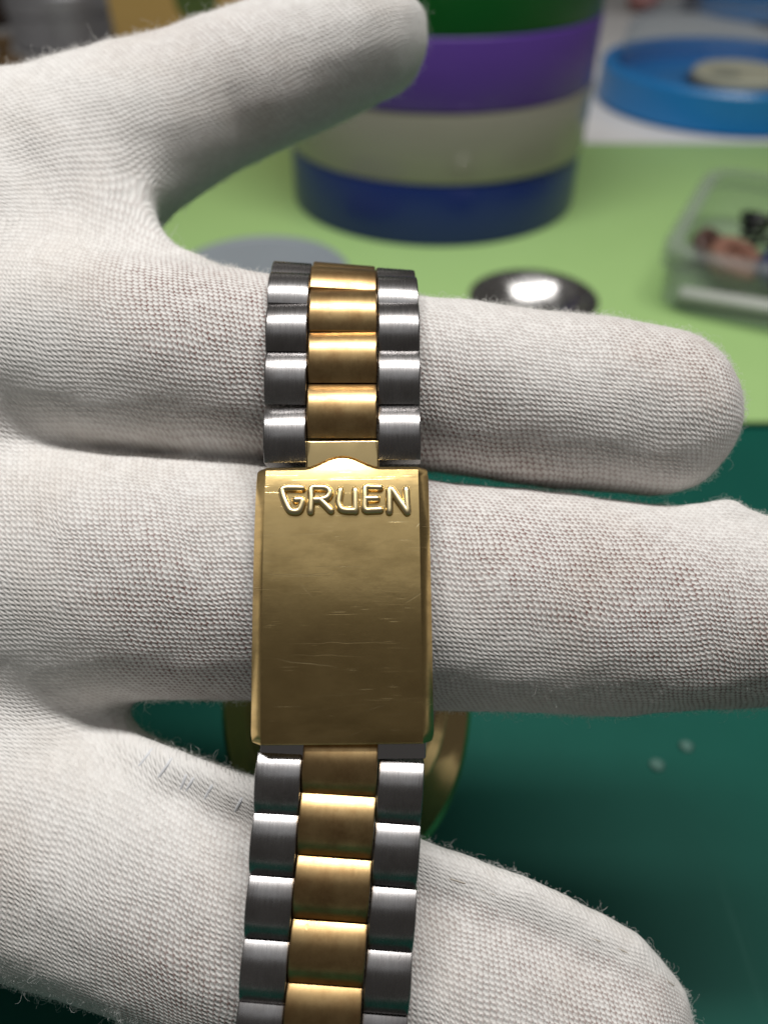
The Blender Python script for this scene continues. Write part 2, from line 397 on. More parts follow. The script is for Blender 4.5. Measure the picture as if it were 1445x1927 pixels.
def surface_nets(lo, hi, st):
    n = np.ceil((hi - lo) / st).astype(int) + 1
    ax = [np.float32(lo[i]) + np.arange(n[i], dtype=np.float32) * np.float32(st) for i in range(3)]
    D = np.empty(n, np.float32)
    yy, zz = np.meshgrid(ax[1], ax[2], indexing='ij')
    for i0 in range(0, n[0], 8):
        xs = ax[0][i0:i0 + 8]
        P = np.empty((len(xs), n[1], n[2], 3), np.float32)
        P[..., 0] = xs[:, None, None]; P[..., 1] = yy; P[..., 2] = zz
        D[i0:i0 + 8] = sdf(P)
    S = D < 0
    nx, ny, nz = n
    cells = np.zeros((nx - 1, ny - 1, nz - 1), np.int8)
    for dx in (0, 1):
        for dy in (0, 1):
            for dz in (0, 1): cells += S[dx:nx - 1 + dx, dy:ny - 1 + dy, dz:nz - 1 + dz]
    act = np.argwhere((cells > 0) & (cells < 8))
    idx = -np.ones(cells.shape, np.int32); idx[tuple(act.T)] = np.arange(len(act))
    acc = np.zeros((len(act), 3)); cnt = np.zeros(len(act))
    cor = [(a, b, c) for a in (0, 1) for b in (0, 1) for c in (0, 1)]
    for ca in cor:
        for k in range(3):
            if ca[k]: continue
            cb = list(ca); cb[k] = 1
            da = D[act[:, 0] + ca[0], act[:, 1] + ca[1], act[:, 2] + ca[2]]; db = D[act[:, 0] + cb[0], act[:, 1] + cb[1], act[:, 2] + cb[2]]
            cr = (da < 0) != (db < 0); t = np.where(cr, da / (da - db + 1e-20), 0)
            pos = np.tile(np.array(ca, float), (len(act), 1)); pos[:, k] = t
            acc += np.where(cr[:, None], pos, 0); cnt += cr
    V = lo + (act + acc / cnt[:, None]) * st
    Q = []
    for k in range(3):
        a, b = [(1, 2), (2, 0), (0, 1)][k]
        sl0 = [slice(None)] * 3; sl1 = [slice(None)] * 3
        sl0[k] = slice(0, n[k] - 1); sl1[k] = slice(1, n[k])
        s0, s1 = S[tuple(sl0)], S[tuple(sl1)]
        e = np.argwhere(s0 != s1)
        ok = (e[:, a] > 0) & (e[:, b] > 0) & (e[:, a] < n[a] - 1) & (e[:, b] < n[b] - 1); e = e[ok]
        flip = s0[tuple(e.T)]
        def g(oa, ob):
            c = e.copy(); c[:, a] += oa; c[:, b] += ob; return idx[tuple(c.T)]
        q = np.stack([g(-1, -1), g(0, -1), g(0, 0), g(-1, 0)], 1)
        q[~flip] = q[~flip][:, ::-1]; Q.append(q)
    return V, np.vstack(Q)

lo = np.array([-84.0, -66.0, 62.0]); hi = np.array([56.0, 62.0, 116.0])
GV, GQ = surface_nets(lo, hi, 0.55)
# light smoothing
E = np.vstack([GQ[:, [0, 1]], GQ[:, [1, 2]], GQ[:, [2, 3]], GQ[:, [3, 0]]])
for _ in range(3):
    acc = np.zeros_like(GV); c = np.zeros(len(GV))
    for a, b in ((0, 1), (1, 0)):
        for k in range(3): acc[:, k] += np.bincount(E[:, a], GV[E[:, b], k], len(GV))
        c += np.bincount(E[:, a], minlength=len(GV))
    GV = GV * 0.5 + 0.5 * acc / c[:, None]
def vnormals(V, Q):
    n = np.cross(V[Q[:, 2]] - V[Q[:, 0]], V[Q[:, 3]] - V[Q[:, 1]])
    out = np.zeros_like(V)
    for k in range(4):
        for j in range(3): out[:, j] += np.bincount(Q[:, k], n[:, j], len(V))
    return out / (np.linalg.norm(out, axis=1)[:, None] + 1e-12)
GN = vnormals(GV, GQ)
if (sdf((GV + GN * 0.5).astype(np.float32)).mean() < 0): GQ = GQ[:, ::-1]; GN = -GN

# knit coordinates: cloth grain runs along each finger, flat over the palm
def knit_coords(V):
    V32 = V.astype(np.float32)
    ds, us, vs_, ss = [], [], [], []
    pm = np.minimum.reduce([sd_chain(V32, c, 1.7) for c in PALM])
    ds.append(pm + 0.8); us.append(V[:, 0]); vs_.append(V[:, 1]); ss.append(np.full(len(V), 0.30))
    for ch, q, base, s_ in ((INDEX, 1.04, 1, 1.0), (MIDDLE, 1.22, 1, 1.0), (RING, 1.22, 1, 0.95), (THUMB, 1.05, 2, 0.45)):
        a = ch[base][0]; b = ch[-1][0]; ax = (b - a)[:2] / np.linalg.norm((b - a)[:2]); pr = np.array([-ax[1], ax[0]])
        r = np.mean([x[1] for x in ch[base:]])
        rel = V[:, :2] - a[:2]
        s = rel @ ax; t = rel @ pr
        # true centre line at s
        cs_ = np.array([((x[0][:2] - a[:2]) @ ax, (x[0][:2] - a[:2]) @ pr, x[0][2], x[1]) for x in ch])
        tc = np.interp(s, cs_[:, 0], cs_[:, 1]); dc = np.interp(s, cs_[:, 0], cs_[:, 2]); rc = np.interp(s, cs_[:, 0], cs_[:, 3])
        th = np.arctan2((t - tc) / rc, -(V[:, 2] - dc) * q / rc)
        v = t + rc * (th - np.sin(th)) * np.clip(s / (16 if ch is THUMB else 9), 0, 1)
        tip = np.clip((s - cs_[-1, 0]) / cs_[-1, 3], 0, 1)
        u = s + cs_[-1, 3] * (np.arcsin(tip) - tip)
        us.append(u + a[0]); vs_.append(v + a[1])
        ds.append(sd_chain(V32, ch, q) + np.where(s < 0, -s * 0.25, 0))
        ss.append(np.clip(0.25 + s / 14, 0.3, 1.0) * s_ * (0.45 + 0.55 * np.clip(1.35 * np.cos(np.clip(th + 0.25, -1.6, 1.6)), 0, 1)))
    W = np.exp(-np.stack(ds) / 2.2); W /= W.sum(0)
    return (W * np.stack(us)).sum(0), (W * np.stack(vs_)).sum(0), (W * np.stack(ss)).sum(0)
ku, kv, kst = knit_coords(GV)
_o = np.stack([ku - GV[:, 0], kv - GV[:, 1]], 1); _deg = np.bincount(E.ravel(), minlength=len(GV))   # relax the grain over the web
for _ in range(45):
    _a = np.stack([np.bincount(E[:, 0], _o[E[:, 1], k], len(GV)) + np.bincount(E[:, 1], _o[E[:, 0], k], len(GV)) for k in (0, 1)], 1)
    _o = 0.4 * _o + 0.6 * _a / _deg[:, None]
ku = GV[:, 0] + _o[:, 0]; kv = GV[:, 1] + _o[:, 1]
hem_d = sd_chain(GV.astype(np.float32), HEM, 1.0)
kst = np.where(hem_d < 0.5, 0.12, kst) * (0.8 + 0.35 * np.sin(GV[:, 0] * .13 + GV[:, 1] * .19))

HAND0 = to_world(hp(-450, 1200, 105)); HAND0 = np.array([HAND0[0], HAND0[1], 0.0])
hand = empty('gloved_hand', HAND0)
tag(hand, 'left hand in a white knitted cotton glove, palm up, fingers through the watch bracelet', 'hand')
glove = mk('glove', to_world(GV), GQ.tolist(), KNIT, hand)
at = glove.data.attributes.new('knit', 'FLOAT_VECTOR', 'POINT')
at.data.foreach_set('vector', np.stack([ku, kv, np.zeros_like(ku)], 1).astype(np.float32).ravel())
at = glove.data.attributes.new('stretch', 'FLOAT', 'POINT'); at.data.foreach_set('value', np.clip(kst, 0, 1).astype(np.float32))

# loose cotton fibres standing off the cloth
def make_fuzz():
    fa = 0.5 * np.linalg.norm(np.cross(GV[GQ[:, 2]] - GV[GQ[:, 0]], GV[GQ[:, 3]] - GV[GQ[:, 1]]), axis=1)
    c = GV[GQ].mean(1); n = GN[GQ].mean(1)
    px = c[:, 0] / c[:, 2] * F + CX; py = CY - c[:, 1] / c[:, 2] * F
    view = -c / np.linalg.norm(c, axis=1)[:, None]
    nv = (n * view).sum(1)
    wgt = fa * np.where((px > -60) & (px < 1510) & (py > -60) & (py < 1990), 1, 0) * np.where(nv > -0.35, 1, 0) * (0.35 + 1.9 * np.exp(-(nv / 0.28) ** 2))
    # fewer on the thumb, patchy elsewhere
    wgt = wgt * (0.35 + 0.9 * (np.sin(c[:, 0] * .55 + 2 * np.sin(c[:, 1] * .3)) * np.sin(c[:, 1] * .6 + c[:, 0] * .2) > 0.05))
    N, K = 105000, 7
    pick = RNG.choice(len(c), N, p=wgt / wgt.sum())
    lng = RNG.random(N) < 0.13
    L = np.where(lng, np.clip(RNG.exponential(0.65, N), 0.2, 2.4), np.clip(RNG.exponential(0.22, N), 0.1, 0.8)) * np.where(nv[pick] > 0.45, 0.62, 1.0)
    nn = n[pick]
    d = nn * 0.55 + RNG.normal(0, 0.75, (N, 3)); d -= np.minimum((d * nn).sum(1), 0)[:, None] * nn * 1.4
    d /= np.linalg.norm(d, axis=1)[:, None]
    P = np.empty((N, K, 3)); P[:, 0] = c[pick] + RNG.normal(0, 0.16, (N, 3)) - nn * 0.05
    curl = RNG.normal(0, 1, (N, 3)); 
    for k in range(1, K):
        P[:, k] = P[:, k - 1] + d * (L / (K - 1))[:, None]
        d = d + np.cross(d, curl) * 0.5 + RNG.normal(0, 0.22, (N, 3)) - nn * 0.06
        d /= np.linalg.norm(d, axis=1)[:, None]
    hc = bpy.data.hair_curves.new('fuzz'); hc.add_curves([K] * N)
    W = (to_world(P.reshape(-1, 3)) - HAND0) * MM
    hc.attributes['position'].data.foreach_set('vector', W.astype(np.float32).ravel())
    ra = hc.attributes.get('radius') or hc.attributes.new('radius', 'FLOAT', 'POINT')
    rr = np.repeat(np.where(lng, RNG.uniform(0.005, 0.009, N), RNG.uniform(0.006, 0.011, N)), K).reshape(N, K); rr[:, -1] *= 0.4
    ra.data.foreach_set('value', (rr * MM).astype(np.float32).ravel())
    hc.materials.append(FIBRE)
    o = bpy.data.objects.new('fuzz', hc); COL.objects.link(o); o.parent = hand; tag(o, kind='stuff')
make_fuzz()

def surf(px, py, d0=50.0, d1=112.0):
    """first cloth point along the line of sight through a photo pixel"""
    D = np.linspace(d0, d1, 900); p = np.stack([(px - CX) * D / F, (CY - py) * D / F, D], 1).astype(np.float32)
    s = sdf(p); i = np.argmax(s < 0)
    return p[i].astype(float) if s[i] < 0 else None
# sewing thread of the side seam
thread_m = plastic('grey_sewing_thread', (0.70, 0.71, 0.73), 0.6, 0.1, 900)
tan_m = plastic('tan_sewing_thread', (0.44, 0.39, 0.33), 0.7, 0.1, 900)
def thread(a, b, r, mat, sink=0.0):
    pts = []
    for t in np.linspace(0, 1, 6):
        p = surf(a[0] + (b[0] - a[0]) * t, a[1] + (b[1] - a[1]) * t)
        if p is None: return
        p = p * (1 - (r * 0.3 - sink) / p[2]); pts.append(p)
    pts = np.array(pts); pts[0, 2] += r; pts[-1, 2] += r
    v, f = tube(to_world(pts), r, 6)
    mk('seam_stitch', v, f, mat, hand)
for a, b in (((285, 1412), (258, 1448)), ((322, 1430), (296, 1468)), ((352, 1455), (338, 1492)), ((366, 1462), (346, 1496)), ((402, 1474), (382, 1510)), ((456, 1502), (440, 1532))):
    thread(a, b, 0.17, thread_m, 0.11)
for a, b in (((1095, 1757), (1135, 1775)), ((1150, 1779), (1188, 1797)), ((900, 1672), (945, 1690)), ((840, 1652), (880, 1664)), ((1255, 1846), (1268, 1856))):
    thread(a, b, 0.07, tan_m, 0.06)

# ------------------------------------------------------------------ wrist watch
WB = to_world(hp(640, 1400, 112)); WB = np.array([WB[0], WB[1], 0.0])
watch = empty('wrist_watch', WB)
tag(watch, 'two-tone steel and gold bracelet wrist watch draped over the gloved fingers', 'watch')

KX = 1.0
# centre line of the outer bracelet face: (px, py, depth), up over the index finger and round the back to the case
UPPER = [(642, 868, 80.9), (643, 840, 81.2), (643, 760, 81.9), (644, 680, 82.5), (645, 600, 83.6), (646, 548, 85.3), (647, 514, 87.6), (648, 499, 91.0), (648, 500, 95), (646, 520, 100), (644, 580, 106.5), (642, 680, 111), (641, 800, 114.5), (640, 930, 116.5)]
LOWER = [(641, 1400, 76.6), (640, 1430, 76.4), (636, 1500, 76.0), (628, 1620, 75.6), (620, 1740, 75.2), (611, 1860, 74.8), (603, 1960, 74.6), (596, 2060, 75.2), (592, 2160, 77.5), (592, 2230, 82), (596, 2260, 88), (604, 2240, 95), (612, 2150, 102), (622, 2030, 107.5), (632, 1900, 111.5), (638, 1770, 115)]
LW_G, LW_S, PITCHL = 6.30, 3.85, 5.20       # mm: gold width, steel width, pitch
GAP = 0.16
def link_mesh(name, wdt, L, mat, crown=0.62, th=1.9):
    ys = np.concatenate([[-L / 2, -L / 2], L / 2 * np.sin(np.linspace(-1.45, 1.45, 13)) / math.sin(1.45), [L / 2, L / 2]])
    top = crown * (1 - (np.abs(ys[2:-2]) / (L / 2)) ** 2.2)
    zs = np.concatenate([[-th, -0.35], top - 0.0, [-0.35, -th]])
    prof = list(zip(ys, zs))
    # round the shoulders
    rings = [(-wdt / 2, 0.86), (-wdt / 2 + 0.05, 0.95), (-wdt / 2 + 0.17, 1.0), (0, 1.0), (wdt / 2 - 0.17, 1.0), (wdt / 2 - 0.05, 0.95), (wdt / 2, 0.86)]
    m = len(prof); vs, fs = [], []
    for x, s in rings:
        for y, z in prof: vs.append((x * MM, y * (0.985 if s < 0.9 else 1) * MM, (z - (1 - s) * 0.9 if z > -th + .1 else z) * MM))
    for i in range(len(rings) - 1):
        for j in range(m):
            a, b = i * m + j, i * m + (j + 1) % m
            fs.append((a, b, b + m, a + m))
    fs.append(tuple(range(m))); fs.append(tuple((len(rings) - 1) * m + j for j in range(m - 1, -1, -1)))
    me = bpy.data.meshes.new(name); me.from_pydata(vs, [], fs); me.materials.append(mat)
    bm = bmesh.new(); bm.from_mesh(me); bmesh.ops.recalc_face_normals(bm, faces=bm.faces); bm.to_mesh(me); bm.free()
    me.polygons.foreach_set('use_smooth', [True] * len(me.polygons)); me.set_sharp_from_angle(angle=math.radians(38))
    return me
ME_G = link_mesh('gold_link', LW_G, PITCHL - GAP, GOLD, 0.98)
ME_S = link_mesh('steel_link', LW_S, PITCHL - GAP, STEEL, 0.92)

def path(pts, n=40):
    P = catmull(np.array([hp(*p) for p in pts]), n)
    s = np.concatenate([[0], np.cumsum(np.linalg.norm(np.diff(P, axis=0), axis=1))])
    return P, s
def frame(P, s, q, tilt, inward):
    g = lambda t: np.array([np.interp(t, s, P[:, k]) for k in range(3)])
    p = g(q); t = g(min(q + 0.8, s[-1])) - g(max(q - 0.8, 0)); t /= np.linalg.norm(t)
    x = np.array([math.cos(tilt), math.sin(tilt), 0]); x -= t * (x @ t); x /= np.linalg.norm(x)
    return p, x, t
def put(me, p, xax, yax, dx, dz, parent, name):
    X, Y = dirw(xax), dirw(yax); Z = np.cross(X, Y)
    pos = to_world(p[None])[0] + X * dx + Z * dz
    M = Matrix(((X[0], Y[0], Z[0], 0), (X[1], Y[1], Z[1], 0), (X[2], Y[2], Z[2], 0), (0, 0, 0, 1)))
    M.translation = Vector((pos - ROOT[parent.name]) * MM)
    o = bpy.data.objects.new(name, me); COL.objects.link(o); o.parent = parent; o.matrix_local = M
    return o
SX = LW_G / 2 + LW_S / 2 + 0.10
def strand(pts, up, g0, s0, tilt_fn):
    P, s = path(pts)
    for col, first in (('g', g0), ('l', s0), ('r', s0 + 0.12)):
        q = first
        while q < s[-1] - 1.0:
            if q > -1:
                p, x, t = frame(P, s, max(q, 0.01), tilt_fn(q), False)
                y = t if up else -t
                j = random.uniform(-0.012, 0.012)
                x2 = x + y * j; x2 /= np.linalg.norm(x2); y2 = y - x2 * (y @ x2); y2 /= np.linalg.norm(y2)
                if col == 'g': put(ME_G, p, x2, y2, 0, random.uniform(-.05, .05) - 0.9, watch, 'gold_link')
                else: put(ME_S, p, x2, y2, SX * (-1 if col == 'l' else 1), random.uniform(-.06, .06) - 1.0, watch, 'steel_link')
            q += PITCHL
# in the lens frame: X right, Y up, D forward -> world outward normal is X x Y = toward the lens
PU, SU = path(UPPER); PL, SL = path(LOWER)
def sq(P, s, py):
    yy = CY - P[:, 1] / P[:, 2] * F
    i = int(np.argmin(np.abs(yy[:len(yy) * 2 // 3] - py))); return s[i]
strand(UPPER, True, sq(PU, SU, 769), sq(PU, SU, 812), lambda q: -0.0 - 0.075 * min(1, max(0, (q - 2) / 16)))
strand(LOWER, False, sq(PL, SL, 1440), sq(PL, SL, 1487), lambda q: -0.01)

# clasp
def clasp():
    a = hp(642.5, 871, 80.3); b = hp(642.5, 1404, 75.3); c = (a + b) / 2
    y = a - b; Ln = np.linalg.norm(y); y /= Ln
    x = np.array([1, -0.004, 0.0]); x -= y * (x @ y); x /= np.linalg.norm(x)
    X, Y = dirw(x), dirw(y); Z = np.cross(X, Y); O = to_world(c[None])[0]
    Wd = 330 * 80.3 * HS / F / 2                      # half width
    tow = lambda pts: O + pts[:, 0:1] * X + pts[:, 1:2] * Y + pts[:, 2:3] * Z
    nx, ny = 25, 40; bev = 0.95
    xs = np.concatenate([[(-Wd), (-Wd), -Wd + 0.06], np.linspace(-Wd + bev, Wd - bev, nx), [Wd - 0.06, Wd, Wd]])
    zx = np.concatenate([[2.3, 0.85, 0.72], np.zeros(nx), [0.72, 0.85, 2.3]])
    def yt(xv): return Ln / 2 + 1.15 * (0.5 + 0.5 * math.cos(math.pi * max(-1, min(1, xv / 3.4)))) ** 0.9
    def zc(xv, yy): return -0.5 * (2 * yy / Ln) ** 2 - 0.55 * max(0, (2 * yy / Ln - 0.35) / 0.65) ** 2.4 - 0.10 * (xv / Wd) ** 2
    V = []
    ts = np.linspace(0, 1, ny)
    for xv, zv in zip(xs, zx):
        top = yt(xv); bot = -Ln / 2
        for rj in range(ny + 6):
            if rj < 3: yy, zz = [(bot, 2.3), (bot, 0.35), (bot + 0.06, 0.12)][rj]
            elif rj >= ny + 3: yy, zz = [(top - 0.10, 0.22), (top, 0.55), (top, 2.3)][rj - ny - 3]
            else:
                t = ts[rj - 3]; yy = bot + 0.28 + t * (top - 0.42 - bot - 0.28); zz = 0
            z = -max(zv, zz)
            z += zc(xv, yy)
            xo, yo = xv, yy; rc_ = 0.75; ex = abs(xo) - (Wd - rc_); ey = (yo - (Ln / 2 - rc_)) if yo > 0 else (-yo - (Ln / 2 - rc_))
            if ex > 0 and ey > 0 and math.hypot(ex, ey) > rc_:
                q_ = rc_ / math.hypot(ex, ey); xo = math.copysign(Wd - rc_ + ex * q_, xo); yo = math.copysign(Ln / 2 - rc_ + ey * q_, yo)
            V.append((xo, yo, z))
    m = ny + 6; nxx = len(xs)
    Fc = [(i * m + j, (i + 1) * m + j, (i + 1) * m + j + 1, i * m + j + 1) for i in range(nxx - 1) for j in range(m - 1)]
    me = bpy.data.meshes.new('clasp'); Vl = np.array(V)
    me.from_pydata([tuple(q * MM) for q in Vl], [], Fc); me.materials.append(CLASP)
    me.polygons.foreach_set('use_smooth', [True] * len(me.polygons)); me.set_sharp_from_angle(angle=math.radians(28))
    o = bpy.data.objects.new('clasp', me); COL.objects.link(o); o.parent = watch
    M = Matrix(((X[0], Y[0], Z[0], 0), (X[1], Y[1], Z[1], 0), (X[2], Y[2], Z[2], 0), (0, 0, 0, 1))); M.translation = Vector((O - WB) * MM)
    o.matrix_local = M
    o['label'] = 'gold plated folding clasp with the raised word GRUEN'
    def sub(name, v, f, mat, parent=o, sharp=35):
        mm = bpy.data.meshes.new(name); mm.from_pydata([tuple(np.array(q) * MM) for q in v], [], f); mm.materials.append(mat)
        mm.polygons.foreach_set('use_smooth', [True] * len(mm.polygons)); mm.set_sharp_from_angle(angle=math.radians(sharp))
        s = bpy.data.objects.new(name, mm); COL.objects.link(s); s.parent = parent
        if parent is watch: s.matrix_local = M
        return s
    # raised letters, drawn in the clasp's own plane
    k = 80.3 * HS / F / 3.141
    L = {'letter_g': [[(403, 243), (340, 241), (296, 244), (286, 268), (305, 325), (330, 374), (352, 386), (384, 383), (400, 352), (404, 318), (366, 316)]],
         'letter_r': [[(455, 388), (457, 320), (459, 246), (505, 241), (548, 246), (566, 273), (553, 303), (515, 316), (478, 318)], [(512, 318), (545, 352), (574, 384)]],
         'letter_u': [[(629, 258), (622, 310), (620, 345), (634, 374), (665, 383), (716, 384)], [(716, 258), (716, 320), (717, 386)]],
         'letter_e': [[(862, 244), (810, 242), (776, 246), (773, 312), (774, 378), (815, 383), (862, 381)], [(774, 313), (842, 312)]],
         'letter_n': [[(916, 392), (916, 320), (919, 258), (935, 262), (975, 328), (1020, 396)], [(1016, 256), (1018, 325), (1022, 394)]]}
    for nm, strokes in L.items():
        parts = []
        for st in strokes:
            pts = catmull([((px - 636) * k, 0, 0) for px, py in st], 1)
            q = np.array([((px / 3.141 + 440 - 642.5) * 80.3 * HS / F, (871 - (py / 3.141 + 840)) * 80.1 * HS / F + Ln / 2, 0) for px, py in st])
            q = catmull(q, 5) if len(q) > 2 else np.linspace(q[0], q[1], 8)
            q[:, 2] = [zc(e[0], e[1]) + 0.20 for e in q]
            parts.append(tube(q, 0.34, 12, flat=0.85))
        v, f = join(parts); sub(nm, v, f, LETTER)
    # tongue plate that carries the clasp on the last links
    tw = 140 * 81.5 * HS / F / 2
    v, f = box((0, 0, 0), (2 * tw, 4.6, 1.6), 0.22, 3); v = v + [0.0, Ln / 2 + 0.25, -2.35]
    sub('clasp_tongue', v, f, PGOLD, watch, 40)
    # folded steel blade under the cover
    v, f = box((0, 0, 0), (2 * Wd - 1.3, Ln + 1.0, 0.9), 0.2, 2); v = v + [0, -0.9, -2.6]
    sub('clasp_blade', v, f, PSTEEL, watch, 40)
kl = NT('worn_gold_letter'); kl.set(Base_Color=(0.90, 0.74, 0.42), Metallic=1.0, Roughness=0.3); LETTER = kl.m
clasp()

# case behind the fingers, back towards the viewer
def case():
    c = hp(650, 1305, 113)
    o_ = to_world(c[None])[0]
    a1 = 243 * 113 * HS / F; a2 = 365 * 113 * HS / F
    y = np.array([0.01, 1, 0.02]); y /= np.linalg.norm(y); x = np.array([1, -0.01, 0]); x -= y * (x @ y); x /= np.linalg.norm(x)
    X, Y = dirw(x), dirw(y); Z = np.cross(X, Y)
    def rings(prof, n=72, power=2.2):
        vs, fs = [], []
        for r, z in prof:
            for i in range(n):
                t = 2 * math.pi * i / n; ct, st_ = math.cos(t), math.sin(t)
                e = (abs(ct) ** power + abs(st_) ** power) ** (-1 / power)
                vs.append(o_ + X * a1 * r * e * ct + Y * (a1 + (a2 - a1) * min(1, max(0, (r - .5) / .5))) * r * e * st_ + Z * z)
        for j in range(len(prof) - 1):
            for i in range(n): fs.append((j * n + i, j * n + (i + 1) % n, (j + 1) * n + (i + 1) % n, (j + 1) * n + i))
        fs.append(tuple(range(n))); fs.append(tuple((len(prof) - 1) * n + i for i in range(n - 1, -1, -1)))
        return np.array(vs), fs
    v, f = rings([(0.02, 0.2), (0.52, 0.15), (0.57, 0.0), (0.60, -0.4), (0.66, -0.5), (0.70, -0.9), (0.71, -2.2)])
    recalc(mk('case_back', v, f, PSTEEL, watch, True, 30))
    v, f = rings([(0.60, -2.6), (0.70, -1.3), (0.72, -1.0), (0.79, -1.15), (0.81, -1.4), (0.90, -1.85), (0.965, -2.25), (1.0, -3.0), (1.008, -5.2), (0.99, -6.8), (0.93, -7.5), (0.8, -7.6)])
    recalc(mk('case_band', v, f, PGOLD, watch, True, 24))
    v, f = rings([(0.60, -7.5), (0.80, -7.55), (0.82, -8.2), (0.76, -8.9), (0.68, -8.8)])
    recalc(mk('bezel', v, f, PGOLD, watch, True, 30))
    v, f = rings([(0.02, -9.6), (0.45, -9.3), (0.68, -8.75), (0.68, -8.2), (0.02, -8.2)])
    recalc(mk('crystal', v, f, plastic('watch_glass', (0.05, 0.05, 0.05), 0.06, 0.0), watch, True, 30))
    p = o_ - X * (a1 * 0.99) - Z * 4.6
    v, f = tube(np.array([p, p - X * 1.2, p - X * 3.2]), [1.3, 2.2, 2.2], 14, ref=Z); mk('crown', v, f, PGOLD, watch, True, 40)
case()

# ------------------------------------------------------------------ things on the bench behind
def roll(name, z0, z1, r, col, label, dx, dy, rough=0.32):
    cx, cy = TAPE[0] + dx, TAPE[1] + dy
    root = empty(name, (cx, cy, z0))
    tag(root, label, 'tape', 'stacked rolls of coloured tape')
    b = 0.5; ri = r * 0.68
    v, f = lathe([(ri, z0 + 0.1), (r - b, z0 + 0.1), (r - 0.12, z0 + 0.35), (r, z0 + b + 0.4), (r, z1 - b - 0.1), (r - 0.12, z1 - 0.25), (r - b, z1 - 0.02), (ri, z1 - 0.02)], (cx, cy, 0), 96, closed=True)
    k = NT('tape_' + name); n = k.noise(k.coord(scale=(1, 1, 30)), 40, 3); 
    k.set(Base_Color=k.mix(n, tuple(c * 0.88 for c in col), tuple(min(1, c * 1.1) for c in col)), Roughness=rough)
    recalc(mk('tape', v, f, k.m, root, True, 40))
    v, f = lathe([(ri - 2.2, z0 + 0.2), (ri - 0.02, z0 + 0.2), (ri - 0.02, z1 - 0.2), (ri - 2.2, z1 - 0.2)], (cx, cy, 0), 64, closed=True)
    recalc(mk('core', v, f, plastic('card_core', (0.45, 0.36, 0.25), 0.8), root, True, 40))
g = ground(828, 461); RT = 58.5; TAPE = (g[0], g[1] + RT)
zt = -0.9
B = [0.0 + zt, 21.4, 44.6, 66.5, 89.0]
roll('tape_roll', B[0], B[1], RT, (0.010, 0.024, 0.17), 'dark blue roll at the bottom of the tape stack', 0, 0)
roll('tape_roll', B[1], B[2], RT + 0.6, (0.295, 0.275, 0.235), 'translucent grey beige roll second from bottom of the tape stack', 0.4, 0.3, 0.22)
roll('tape_roll', B[2], B[3], RT + 0.3, (0.105, 0.045, 0.30), 'purple roll in the tape stack, beside the thumb tip', 0.2, -0.3)
roll('tape_roll', B[3], B[4], RT + 0.5, (0.003, 0.085, 0.012), 'dark green roll on top of the tape stack', -0.3, 0.2)

BLUE = plastic('blue_tray_plastic', (0.014, 0.20, 0.52), 0.3, 0.08, 30)
def clear(name, tint, refl, body):
    k = NT(name); tr = k.n('ShaderNodeBsdfTransparent'); tr.inputs[0].default_value = (*tint, 1)
    k.set(Base_Color=body, Roughness=0.12)
    fr = k.n('ShaderNodeLayerWeight'); fr.inputs[0].default_value = 0.25
    mx = k.n('ShaderNodeMixShader'); k.l(k.math('MULTIPLY_ADD', k.math('POWER', fr.outputs[1], 2.0), 0.3, refl, clamp=True), mx.inputs[0]); k.l(tr.outputs[0], mx.inputs[1]); k.l(k.b.outputs[0], mx.inputs[2])
    k.l(mx.outputs[0], k.out.inputs[0]); return k.m
CLEAR = clear('clear_plastic', (0.96, 0.98, 0.99), 0.03, (0.45, 0.47, 0.5))
CLEARBOX = clear('clear_box_plastic', (0.90, 0.92, 0.91), 0.14, (0.50, 0.52, 0.51))
def tray(px, py, r, hgt, label, ground_z=-3.4):
    g = ground(px, py, ground_z); c = (g[0], g[1] + r, ground_z)
    root = empty('parts_tray', c); tag(root, label, 'tray', 'blue parts trays on the white paper')
    v, f = lathe([(r * 0.05, 0.3), (r - 2, 0.3), (r, 1.5), (r - .3, hgt - 1.6), (r - 1.6, hgt), (r * .90, hgt), (r * .885, hgt - 1), (r * .875, hgt * .45), (r * .55, hgt * .38), (r * .53, hgt * .52), (r * .34, hgt * .52), (r * .32, hgt * .35), (r * .05, hgt * .35)], c, 96)
    recalc(mk('base', v, f, BLUE, root, True, 32))
    v, f = lathe([(r * .862, hgt * .55), (r * .862, hgt + 6), (r * .84, hgt + 16), (r * .72, hgt + 23), (r * .05, hgt + 26), (r * .05, hgt + 24.8), (r * .71, hgt + 21.8), (r * .825, hgt + 15.6), (r * .845, hgt + 6), (r * .845, hgt * .55)], c, 96, closed=True)
    recalc(mk('dome', v, f, CLEAR, root, True, 50))
    return c
tc = tray(1435, 262, 69, 20, 'round blue parts tray with a clear dome over a cream watch dial')
v, f = lathe([(0.5, 0), (24, 0), (26, 1), (26, 5), (24.5, 6.2), (23, 6.2), (22, 5.6), (0.5, 5.6)], (tc[0] + 9, tc[1] + 3, tc[2] + 9.2), 64)
dl = empty('watch_dial', (tc[0] + 9, tc[1] + 3, tc[2] + 9.2)); tag(dl, 'cream round watch dial lying inside the domed blue tray', 'dial')
k = NT('cream_dial'); n = k.noise(k.coord(), 60, 3); k.set(Base_Color=k.mix(n, (0.55, 0.49, 0.33), (0.72, 0.66, 0.47)), Roughness=0.35)
recalc(mk('plate', v, f, k.m, dl, True, 30))
dk = plastic('dark_grey_metal', (0.09, 0.085, 0.08), 0.35)
v, f = lathe([(0.3, 0), (8.4, 0), (8.4, 0.5), (0.3, 0.5)], (tc[0] - 2, tc[1] - 4, tc[2] + 14.9), 40); recalc(mk('subdial', v, f, plastic('subdial_grey', (0.30, 0.29, 0.22), 0.4), dl, True, 30))
